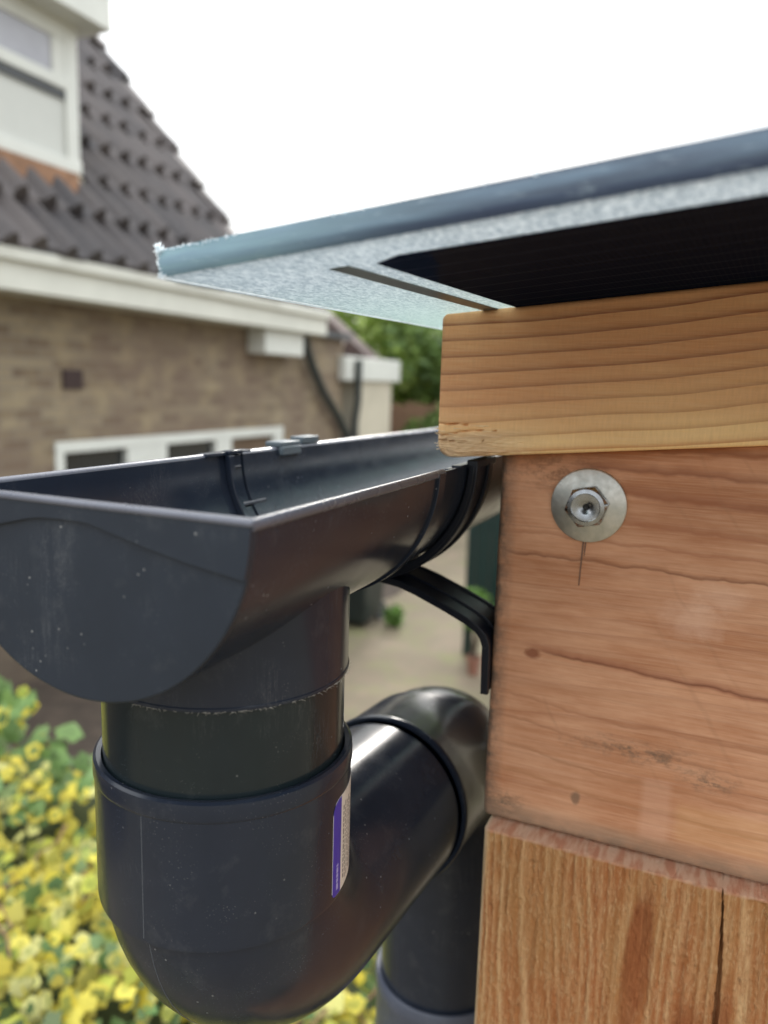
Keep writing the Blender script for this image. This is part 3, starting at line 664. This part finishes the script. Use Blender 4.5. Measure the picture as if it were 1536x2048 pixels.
# rafter
rlo = lambda x: .0037 + .0985*(x-.0464) if x < 3 else 0
rhi = lambda x: .0596 + .0887*(x-.0414)
def rdisp(x, z, d):
    v = z - rlo(x); q = 0
    if x < .09:   # torn, splintered lower left arris
        k = max(0, 1-(v/(.013+.004*mn.noise(Vector((x*70, 0, 8))))))*max(0, min(1, (.088-x)/.02)); q += k*(.0011*abs(mn.noise(Vector((x*60, z*1500, 0)))) + .0006*mn.noise(Vector((x*300, z*900, 4))) + .0002)
    for (vc, xe, wd) in ((.0098, .066, .00026), (.0131, .058, .0002), (.0066, .061, .00018)):
        c_ = vc + .0006*sin(x*210+vc*900) + .0004*mn.noise(Vector((x*160, vc*99, 0)))
        if x < xe: ww = wd*min(1, (xe-x)/.012); q += .0016*max(0, 1-abs(v-c_)/max(ww*1.6, 1e-5)) if ww > 0 else 0
    return q + .00008*mn.noise(Vector((x*50, z*700, 2)))
o = timber_front(.0400, 2.6, rlo, rhi, .150, .045, samples(.0400, .20, .00055, 2.6), 110, .0022, rdisp, cr=.0065).build('timber_rafter', RAFTER, smooth=35)
RF_ = o; spl = MB(); random.seed(12)
for _ in range(26):
    x_ = .0403 + .022*R()**1.6; z_ = rlo(x_) + .001 + .011*R(); L_ = .0012 + .0035*R(); e_ = Vector((x_, .1502 - .0002*R(), z_)); d_ = Vector((-1, -.12*R(), .15*(R()-.6)))
    if x_ > .0425: d_.x = 1 if R() < .5 else -1; L_ *= 1.3
    else: L_ *= .45
    spl.sweep([e_, e_ + d_*L_*.5 + Vector((0, -.00012, 0)), e_ + d_*L_], [.00022, .00016, .00003], 5)
tag(spl.build('splinters', m_plain('raw splintered wood', (.80, .58, .34), .8, .15, 300), RF_), kind='stuff')
tag(o, 'orange brown planed rafter with bold growth rings, resting directly under the solar panel', 'rafter')
# beam
blo = lambda x: -.1562
bhi = lambda x: min(.0037 + .0985*(x-.0464), .26) - .0006
def bdisp(x, z, d): return .00016*mn.noise(Vector((x*30, z*200, 2))) + .0005*max(0, mn.noise(Vector((x*400, z*200, 7))))*max(0, 1-(x-.0622)/.004)
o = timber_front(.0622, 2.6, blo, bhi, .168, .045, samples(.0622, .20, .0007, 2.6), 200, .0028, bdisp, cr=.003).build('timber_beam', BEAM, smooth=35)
tag(o, 'wide reddish brown timber beam holding the washered bolt, between rafter and post', 'beam')
PB = o
# side beam running back along the gutter
sb_ = MB().box(.0660, .135, .2134, 3.0, -.155, .0035); o = sb_.build('edge_beam', BEAM, bevel=.003)
tag(o, 'timber edge beam running back behind the gutter, hidden by the front beam', 'beam')
# post
plo = lambda x: -2.42
phi_ = lambda x: -.1576
def pdisp(x, z, d):
    q = .0008*mn.noise(Vector((x*420, z*30, 1))) + .0006*mn.noise(Vector((x*900, z*420, 3))) + .0006*mn.noise(Vector((x*120, z*14, 6)))
    red = max(0, mn.noise(Vector((x*95, z*12, 11)))-.08); q += .0035*min(red, .3)
    cx = .1630 + .0005*sin(z*60) + .0003*mn.noise(Vector((0, z*220, 0))) - (z+.2)*.045
    wd = .00035 + .0008*min(1, max(0, (-.168-z)/.05))
    if z > -.163: wd *= .5
    if abs(x-cx) < wd: q += .006*(1-abs(x-cx)/wd*.4)
    fade = min(1, d/.002); return q*fade
pws = [1 - t_ for t_ in ([i*.0006/2.263 for i in range(200)] + [.054, .06, .08, .12, .2, .4, .7, 1.0])][::-1]
o = timber_front(.0655, .2105, plo, phi_, .160, .145, samples(.0655, .1955, .0004, .2105), 0, .0016, pdisp, ws=pws).build('timber_post', POST, smooth=50)
tag(o, 'rough sawn timber post with a vertical crack, standing under the wide beam', 'post')
# wood splinters on the rafter's torn corner
# ------------------------------------------------------------ bolt
BO = thing('coach_bolt', (.0988, .168, -.0132), 'zinc hex bolt and wide washer in the beam', 'bolt')
def disc(mb, prof, cx, cz, n=72, y0=0):   # prof: (r, y)
    k = len(prof); vs = []
    for i in range(n):
        a = 2*pi*i/n
        for (r, y) in prof: vs.append((cx + r*cos(a), y, cz + r*sin(a)))
    fs = [(i*k+q, ((i+1) % n)*k+q, ((i+1) % n)*k+q+1, i*k+q+1) for i in range(n) for q in range(k-1)]
    fs += [tuple(i*k for i in range(n)), tuple(i*k+k-1 for i in range(n))]
    return mb.add(vs, fs)
disc(MB(), [(.0146, .1685), (.01475, .1668), (.01465, .1660), (.0142, .1657), (.0001, .1657)], .0988, -.0132).build('washer', ZINC, BO)
hx = MB(); hc = (.0988, -.0132); a0 = radians(12)
def hexring(rad, y): return [(hc[0] + rad*cos(a0+pi/3*i), y, hc[1] + rad*sin(a0+pi/3*i)) for i in range(6)]
vs = []; n = 48
def hexr(t, rad):
    a = (t - a0) % (pi/3) - pi/6; return rad*cos(pi/6)/cos(a)
prof = [(1., .1656), (1., .1612), ('m', .1600), (.80, .1597), (.76, .1599), (.46, .1600), (.34, .1603), (.16, .1612), (.02, .1618)]
for i in range(96):
    t = 2*pi*i/96; hr = hexr(t, .0086)
    for (q, y) in prof:
        rr_ = hr*q if q == 1. else (min(hr, .0071) if q == 'm' else .0070*q)
        vs.append((hc[0]+rr_*cos(t), y, hc[1]+rr_*sin(t)))
k = len(prof); hx.add(vs, [(i*k+q, ((i+1) % 96)*k+q, ((i+1) % 96)*k+q+1, i*k+q+1) for i in range(96) for q in range(k-1)] + [tuple(i*k+k-1 for i in range(96))])
hh = hx.build('hex_head', BOLT, BO, smooth=25)
disc(MB(), [(.0011, .1610), (.0009, .1608), (.0001, .1610)], hc[0]-.0001, hc[1]).build('recess', BLACKH, hh)
MB().hexa([(.0969, .1676, -.0462), (.0973, .1676, -.0462), (.0980, .1676, -.0270), (.0974, .1676, -.0270)], [(.0969, .169, -.0462), (.0973, .169, -.0462), (.0980, .169, -.0270), (.0974, .169, -.0270)]).build('pencil_mark', PENCIL, BO, smooth=0)
MB().hexa([(.0983, .1676, -.034), (.0985, .1676, -.034), (.0990, .1676, -.0270), (.0984, .1676, -.0270)], [(.0983, .169, -.034), (.0985, .169, -.034), (.0990, .169, -.0270), (.0984, .169, -.0270)]).build('pencil_mark', PENCIL, BO, smooth=0)

# ------------------------------------------------------------ solar panel
SP = thing('solar_panel', (.0114, .0196, .0569), 'glass solar panel with frosted rim and blue grey edge, overhanging the gutter', 'solar panel')
O = Vector((.0114, .0196, .0569)); EX = Vector((.1369, -.0126, .01225)); EX.normalize(); EY = Vector((.0587, .998, .0052)).normalized(); EN = EX.cross(EY).normalized()
def PP(s, t, n=0): return O + EX*s + EY*t + EN*n
def slab(mb, s0, s1, t0, t1, n0, n1): return mb.hexa([PP(s0, t0, n0), PP(s1, t0, n0), PP(s1, t1, n0), PP(s0, t1, n0)], [PP(s0, t0, n1), PP(s1, t0, n1), PP(s1, t1, n1), PP(s0, t1, n1)])
TH = .0064; WS, WT = 2.2, 1.13
slab(MB(), .0003, WS, .0003, WT, 0, TH).build('glass_sheet', SHEET, SP, smooth=0)
em = MB(); NS = 260   # slightly uneven edge film along the near side
vs = []
for i in range(NS+1):
    s = .0 + (.30*(i/200) if i <= 200 else .30 + (WS-.30)*(i-200)/60)
    wv = .00018*mn.noise(Vector((s*90, 0, 0))); w2 = .00014*mn.noise(Vector((s*300, 5, 0)))
    for (t_, n_) in ((.0004, .0003), (-.0004, .0000+w2), (-.0011+wv, .0012), (-.0010-wv, .0040), (-.0008+wv, .0066), (-.0003, TH+.0001+w2), (.0008, TH+.0003)): vs.append(PP(s, t_, n_))
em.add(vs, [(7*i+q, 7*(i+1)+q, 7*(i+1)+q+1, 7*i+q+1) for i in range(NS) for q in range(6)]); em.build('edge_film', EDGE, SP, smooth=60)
lm_ = MB(); vs = []  # added white strip for the bright line of sky light along the side
for i in range(121):
    t_ = WT*(i/120)**1.8; w2 = .0002*mn.noise(Vector((t_*200, 3, 0)))
    for (s_, n_) in ((-.0003+w2, TH), (-.0012, .0002), (-.0014+w2, -.0002), (.0001+w2, -.0006), (.0012, -.0004)): vs.append(PP(s_, t_, n_))
lm_.add(vs, [(5*i+q, 5*(i+1)+q, 5*(i+1)+q+1, 5*i+q+1) for i in range(120) for q in range(4)]); lm_.build('side_glint_strip', FILMGLINT, SP, smooth=60)
fz = MB(); random.seed(4)   # frayed bits of film
def shard(s, t, n, L):
    p_ = PP(s, t, n); k = 3 + int(R()*3); pts = []
    dr = Vector((R()-.7, -R()*.6, (R()-.4)*1.4)).normalized(); side = dr.cross(Vector((0, 1, 0))).normalized()
    a, b_, c_ = p_, p_ + dr*L*(.6+.4*R()) + side*L*.2, p_ + side*L*(.3+.3*R()); th_ = EN*.00012 + Vector((0, -.0001, 0))
    fz.add([a, b_, c_, a+th_, b_+th_, c_+th_], [(0, 1, 2), (5, 4, 3), (0, 3, 4, 1), (1, 4, 5, 2), (2, 5, 3, 0)])
for _ in range(60): shard(-.0002+.0012*R(), -.0009*R(), TH*R()**.5 if R() < .8 else TH*R(), .0011)
for _ in range(28): shard(.0015*R(), -.0006, TH+.0006*R(), .0018)
for _ in range(36): shard(.026*R()**1.2, -.0008, TH*.99, .0008)
for _ in range(20): shard(.0012*R(), -.0006, .0002, .0014)
for s in (.052, .0605, .055, .098, .0982, .15, .088):
    for _ in range(4): shard(s+.001*R(), -.0006, TH+.0002, .0010)
tag(fz.build('frayed_film', FILMGLINT, SP, smooth=0, fix=False), kind='stuff')
cm = MB(); CW, GAP, ch = .156, .003, .0085
for i in range(13):
    for j in range(6):
        s0 = .0502 + i*(CW+GAP); t0 = .0185 + j*(CW+GAP); s1, t1 = s0+CW, t0+CW
        cm.prism([PP(s0+ch, t0, -.0002), PP(s1-ch, t0, -.0002), PP(s1, t0+ch*.6, -.0002), PP(s1, t1-ch*.6, -.0002), PP(s1-ch, t1, -.0002), PP(s0+ch, t1, -.0002), PP(s0, t1-ch*.6, -.0002), PP(s0, t0+ch*.6, -.0002)], EN*.0012)
cm.build('solar_cells', CELL, SP, smooth=0)
slab(MB(), .0375, .0432, .0212, WT-.03, -.0002, .001).build('busbar_ribbon', m_plain('dark busbar ribbon', (.07, .10, .095), .3, .2, 200), SP, smooth=0)

# ------------------------------------------------------------ gutter
GU = thing('roof_gutter', (0, 0, -.0511), 'dark grey half round plastic gutter with end cap, left of the timber corner', 'gutter')
u = MB(); u.shell(.0511, .0489, .001, .1270); u.shell(.0503, .04895, .1268, .150)
u.shell(.0522, .0500, .1215, .1280, n=72)      # collar at the end of the outlet unit
u.box(.0489, .0514, .0, .1285, -.0016, -.0004); u.box(-.0514, -.0489, .0, .1285, -.0016, -.0004)
u.box(-.0525, -.0478, .118, .150, -.0002, .0014)
out = u.build('gutter_outlet', PVC, GU, bevel=.0003)
rimm = m_pvc('scuffed rim with sky sheen', (.10, .105, .13), .22, .9)  # pale base paints in the sky sheen along the rims, with scuffing
for sx in (1, -1): MB().sweep([(sx*.0505, -.0002, -.0003), (sx*.0505, .06, -.0003), (sx*.0505, .1285, -.0003)], .00155, 20).build('rim', rimm, out)
lug = MB(); lug.sweep([(-.0425, .132, -.0215), (-.0425, .153, -.0215)], .0013, 14); lug.box(-.0470, -.0425, .132, .152, -.0222, -.0210); lug.box(-.0489, -.0470, .1330, .1362, -.030, -.0008); lug.box(-.0489, -.0462, .1335, .140, -.0060, -.0047)
lug.shell(.0490, .0458, .1312, .1345, a0=pi*.78, a1=pi, n=20); lug.shell(.0502, .0474, .1346, .1415, a0=pi*.74, a1=pi, n=20); lug.box(-.0500, -.0462, .1312, .1415, .0002, .0020)
lug.build('stop_lug', PVC, out, bevel=.0004)
trough = MB(); trough.shell(.0487, .0467, .1422, 3.0)

trough.shell(.0500, .0486, .1502, 3.0, n=72); trough.box(.0467, .0506, .1502, 3.0, -.0002, .0006)
tro = trough.build('trough', PVC, GU, bevel=.0002); MB().sweep([(-.0495, .1424, -.0012), (-.0495, 1., -.0012), (-.0495, 3.0, -.0012)], .0024, 24).build('bead', rimm, tro)
# end cap
n = 80
def halfdisc(r, y0, y1, ztop=.0006):
    poly = [(r, y0, ztop)] + [(r*cos(pi*i/n), y0, -r*sin(pi*i/n)) for i in range(n+1)] + [(-r, y0, ztop)]
    return MB().prism(poly, (0, y1-y0, 0))
cap = halfdisc(.0513, 0, .0022); cp = cap.build('end_cap', PVC_CAP, GU, bevel=.0005)
line = [(-.0509, -.0118), (-.0487, -.0118), (-.040, -.0108), (-.0274, -.0075), (-.0166, -.0049), (-.0122, -.0042), (-.0078, -.0040), (-.002, -.0039), (.0041, -.0041), (.0213, -.0082), (.0355, -.0109), (.0482, -.0127), (.0499, -.0128)]
poly = [(x, -.0005, z) for x, z in line] + [(.0513*cos(a_), -.0005, -.0513*sin(a_)) for a_ in [radians(14.2)*(1-i/8) for i in range(9)]] + [(.0513, -.0005, .0006), (-.0513, -.0005, .0006)] + [(-.0513*cos(a_), -.0005, -.0513*sin(a_)) for a_ in [radians(13.3)*(i/8) for i in range(9)]]
MB().prism([(a_, b_-.0005, c_) for a_, b_, c_ in poly], (0, .0012, 0)).build('cap_band', PVC_CAP, cp, bevel=.00018)
MB().box(-.0520, .0520, -.0014, .0026, -.0006, .0012).build('cap_rim', rimm, cp, bevel=.0007)
# outlet spout
PY = .0626; vs = []; n = 128; prof_r = .0408
so = MB(); ring = []
for i in range(n):
    a_ = 2*pi*i/n; x, y = prof_r*cos(a_), PY + prof_r*sin(a_)
    z0 = -sqrt(.0500**2 - x*x); k = [(x, y, z0), (x, y, -.0500), (x, y, -.0600)]
    for (r, z) in ((.0411, -.0603), (.0411, -.0612), (.0400, -.0613), (.0385, -.0613), (.0385, -.05)): k.append((r*cos(a_), PY+r*sin(a_), z))
    ring += k
K = 8; so.add(ring, [(i*K+q, ((i+1) % n)*K+q, ((i+1) % n)*K+q+1, i*K+q+1) for i in range(n) for q in range(K-1)])
sp_ = so.build('spout', PVC, GU, smooth=30)
fr = MB(); random.seed(8)    # rough burr fibres on the spout's lower edge
for _ in range(170):
    a_ = -2.6 + 3.1*R(); r = .0412; c_ = Vector((r*cos(a_), PY+r*sin(a_), -.0612)); L = .0012*R()+.0003
    tg = Vector((-sin(a_), cos(a_), 0)); dr = (tg*(R()-.5)*2 + Vector((cos(a_), sin(a_), 0))*.5 + Vector((0, 0, -.4+.8*R()))).normalized()
    fr.sweep([c_, c_+dr*L*.5+Vector((0, 0, .0001)), c_+dr*L], [.00006, .00005, .00002], 4)
fr.build('burr', m_plain('pale plastic burr', (.42, .40, .36), .7), sp_)
# short pipe between spout and bend
PC = MB(); PC.lathe([(.0378, -.058), (.0397, -.058), (.0397, -.120), (.0378, -.120)], 0, PY, 128)
o = PC.build('pipe_piece', PVC_PIPE, smooth=40); tag(o, 'short glossy dark pipe piece between gutter spout and near bend', 'pipe')
# gutter bracket
BK = thing('gutter_bracket', (.03, .172, -.06), 'black plastic gutter bracket with bent arm fixed to the beam', 'bracket')
bk = MB(); bk.shell(.0534, .0507, .160, .188, n=60); bk.shell(.0546, .0532, .160, .1632, a0=.0, n=60); bk.shell(.0546, .0532, .1775, .180, n=60)
bk.box(.0500, .0545, .160, .188, -.001, .0022)
rg_ = bk.build('bracket_ring', PVC_BLACK, BK, bevel=.0004)
path = [(-.012, -.0528), (.003, -.0540), (.0120, -.0549), (.0205, -.0560), (.0282, -.0584), (.0425, -.0640), (.0515, -.0680), (.0560, -.0706), (.0585, -.0732), (.0596, -.0765), (.0600, -.0977)]
def armstrip(y0, y1, thk, off=0.):
    mb = MB(); P_ = [Vector((a_, 0, b_)) for a_, b_ in path]; vs = []
    for i, q in enumerate(P_):
        tn = (P_[min(i+1, len(P_)-1)] - P_[max(i-1, 0)]).normalized(); nn = Vector((-tn.z, 0, tn.x))
        a1_ = q - nn*0 + nn*off; a2_ = q + nn*(thk+off)
        vs += [(a1_.x, y0, a1_.z), (a2_.x, y0, a2_.z), (a2_.x, y1, a2_.z), (a1_.x, y1, a1_.z)]
    fs = [(4*i+k, 4*(i+1)+k, 4*(i+1)+(k+1) % 4, 4*i+(k+1) % 4) for i in range(len(P_)-1) for k in range(4)] + [(3, 2, 1, 0), tuple(4*(len(P_)-1)+k for k in range(4))]
    return mb.add(vs, fs)
am = armstrip(.1645, .1915, .0018, .0006)
for (ya, yb) in ((.162, .1650), (.1745, .1765), (.1905, .1925)):
    q = armstrip(ya, yb, .0032); am.add(q.v, q.f)
am.build('bracket_arm', PVC_BLACK, BK, bevel=.0003)
# far rim clip
ck = MB(); ck.box(-.0545, -.0455, .172, .190, .0010, .0034); ck.box(-.0470, -.0448, .172, .190, -.0030, .0012); ck.hexa([(-.0545, .190, .0002), (-.049, .190, .0002), (-.049, .199, .0002), (-.0545, .199, .0002)], [(-.0545, .190, .0018), (-.049, .190, .0018), (-.049, .199, .0018), (-.0545, .199, .0018)])
ck.box(-.0550, -.0475, .196, .213, .0010, .0046)
ck.build('bracket_clip', m_pvc('grey clip plastic', (.075, .095, .11), .3, .6), BK, bevel=.0005)

# ------------------------------------------------------------ bends and downpipe
D = Vector((.0411138, .997155, -.0631809)).normalized(); SZ = -.1678; RB = .045
P0 = Vector((0, PY, SZ)); Tc = P0 + D*.2267
def arc(c0, d0, d1, rad, n=18):   # corner at c0, incoming d0, outgoing d1
    ang = d0.angle(d1); tl = rad*math.tan(ang/2); a_ = c0 - d0*tl; cen = a_ + (d1 - d0*d0.dot(d1)).normalized()*rad; ax = d0.cross(d1).normalized(); pts = []
    for i in range(n+1):
        v = (a_ - cen).copy(); v.rotate(Matrix.Rotation(ang*i/n, 3, ax)); pts.append(cen + v)
    return pts
DN = Vector((0, 0, -1))
E1 = thing('pipe_bend', (0, PY, -.12), 'large dark grey pipe bend in front with blue and white sticker', 'pipe bend')
e1 = MB(); pts = [Vector((0, PY, -.1215))] + arc(P0, DN, D, RB)
e1.sweep(pts + [P0 + D*s for s in (.06, .10, .125)], .0409, 128, caps=False); bendo = e1.build('bend', PVC, E1, smooth=40)
so = MB(); so.lathe([(.0400, -.121), (.0399, -.0892), (.0403, -.0884), (.0418, -.0882), (.0427, -.0888), (.0429, -.0900), (.0429, -.0935), (.04275, -.0943), (.04245, -.0946), (.04245, -.1348), (.0422, -.1362), (.0408, -.1366), (.0400, -.1366)], 0, PY, 160)
sock = so.build('socket', PVC, E1, smooth=40)
# mould seam, a fine raised line down the socket and round the bend
sa = math.atan2(-.144-PY, .146) - .62; sm = MB()
def onc(z, r): return Vector((r*cos(sa), PY + r*sin(sa), z))
sm.sweep([onc(-.0948, .04245), onc(-.115, .04245), onc(-.1345, .04245)], .00010, 6); ba = arc(P0, DN, D, RB, 18); rad_ = []
for i_, c_ in enumerate(ba):
    ph_ = (math.pi/2 + math.asin(D.z))*i_/18; rad_.append(c_ + (Vector((cos(sa), 0, 0)) + Vector((0, cos(ph_), sin(ph_)))*sin(sa))*.04095)
sm.sweep(rad_[1:], .00010, 6)
sm.build('mould_seam', m_plain('pale seam', (.10, .11, .125), .4), sock)
# sticker
def lab(a, z, r): a = radians(a); return (r*cos(a), PY + r*sin(a), z)
def patch(mb, a0, a1, z0, z1, r, thick=.00008, rad=0, corners=()):
    NA = 24; vs = []; 
    for i in range(NA+1):
        a = a0 + (a1-a0)*i/NA; zt, zb = z1, z0
        for (ca, top, cr_) in corners:   # corner at angle ca
            da = abs(a-ca)*radians(1)*r
            if da < cr_:
                dd = cr_ - sqrt(max(0, cr_**2-(cr_-da)**2))
                if top: zt = min(zt, z1-dd)
                else: zb = max(zb, z0+dd)
        vs += [lab(a, zb, r), lab(a, zt, r), lab(a, zt, r+thick), lab(a, zb, r+thick)]
    mb.add(vs, [(4*i+k, 4*(i+1)+k, 4*(i+1)+(k+1) % 4, 4*i+(k+1) % 4) for i in range(NA) for k in range(4)] + [(0, 1, 2, 3), (4*NA+3, 4*NA+2, 4*NA+1, 4*NA)]); return mb
RS = .04247
stk = patch(MB(), -3, 52, -.1345, -.1005, RS, .00010, corners=((-3, True, .0045), (-3, False, .0018), (52, True, .003), (52, False, .003))).build('sticker', LWHITE, sock)
patch(MB(), -2.9, 4.6, -.1344, -.1006, RS+.0001, .00004, corners=((-3, True, .0045), (-3, False, .0018))).build('blue_band', LBLUE, stk)
tx = MB(); random.seed(3)
for row in range(13):
    a = 7.2 + row*2.6; z = -.1322 + .004*R()*(row % 3 == 0)
    while z < -.106:
        L = .0006 + .0016*R(); patch(tx, a, a+.9+.4*(row == 0), z, min(z+L, -.104), RS+.00011, .00003); z += L + .0005
tx.build('small_print', LINK, stk, smooth=0)
tx = MB(); z = -.1325
for L in (.0022, .0014, .0012, .0018, .0008): patch(tx, .3, 2.1, z, z+L, RS+.00015, .00003); z += L+.0004
tx.build('band_print', LINKB, stk, smooth=0)

E2 = thing('pipe_bend', tuple(Tc), 'smaller rear dark grey pipe bend turning down beside the post', 'pipe bend')
e2 = MB(); pts = [P0 + D*s for s in (.150, .17)] + arc(Tc, D, DN, RB) + [Tc + DN*s for s in (.08, .12, .17)]
e2.sweep(pts, .0404, 96, caps=False); e2.build('bend', PVC, E2, smooth=40)
a_, s2 = D.orthogonal().normalized(), None; b_ = D.cross(a_)
sk = MB(); pr = [(.0411, .129), (.0428, .1286), (.0434, .1295), (.0434, .1325), (.0427, .1335), (.0427, .176), (.0405, .178), (.0405, .17)]; vs = []; n = 96
for i in range(n):
    t_ = 2*pi*i/n
    for (r, s_) in pr: vs.append(P0 + D*s_ + (a_*cos(t_) + b_*sin(t_))*r)
k = len(pr); sk.add(vs, [(i*k+q, ((i+1) % n)*k+q, ((i+1) % n)*k+(q+1) % k, i*k+(q+1) % k) for i in range(n) for q in range(k)]); sk.build('socket', PVC, E2, smooth=40)
DP = thing('downpipe', (Tc.x, Tc.y, -2.42), 'dark grey downpipe standing beside the post below the rear bend', 'downpipe')
dp = MB(); dp.lathe([(.0402, -.345), (.0400, -2.42), (.0380, -2.42), (.0380, -.345)], Tc.x, Tc.y, 64); dp.build('pipe', PVC, DP)
dp = MB(); dp.lathe([(.0405, -.40), (.0405, -.3425), (.0410, -.3405), (.0430, -.3400), (.0439, -.3412), (.0439, -.3500), (.0433, -.3515), (.0433, -.40)], Tc.x, Tc.y, 96); dp.build('socket', m_pvc('blue grey socket', (.07, .08, .11), .3), DP)
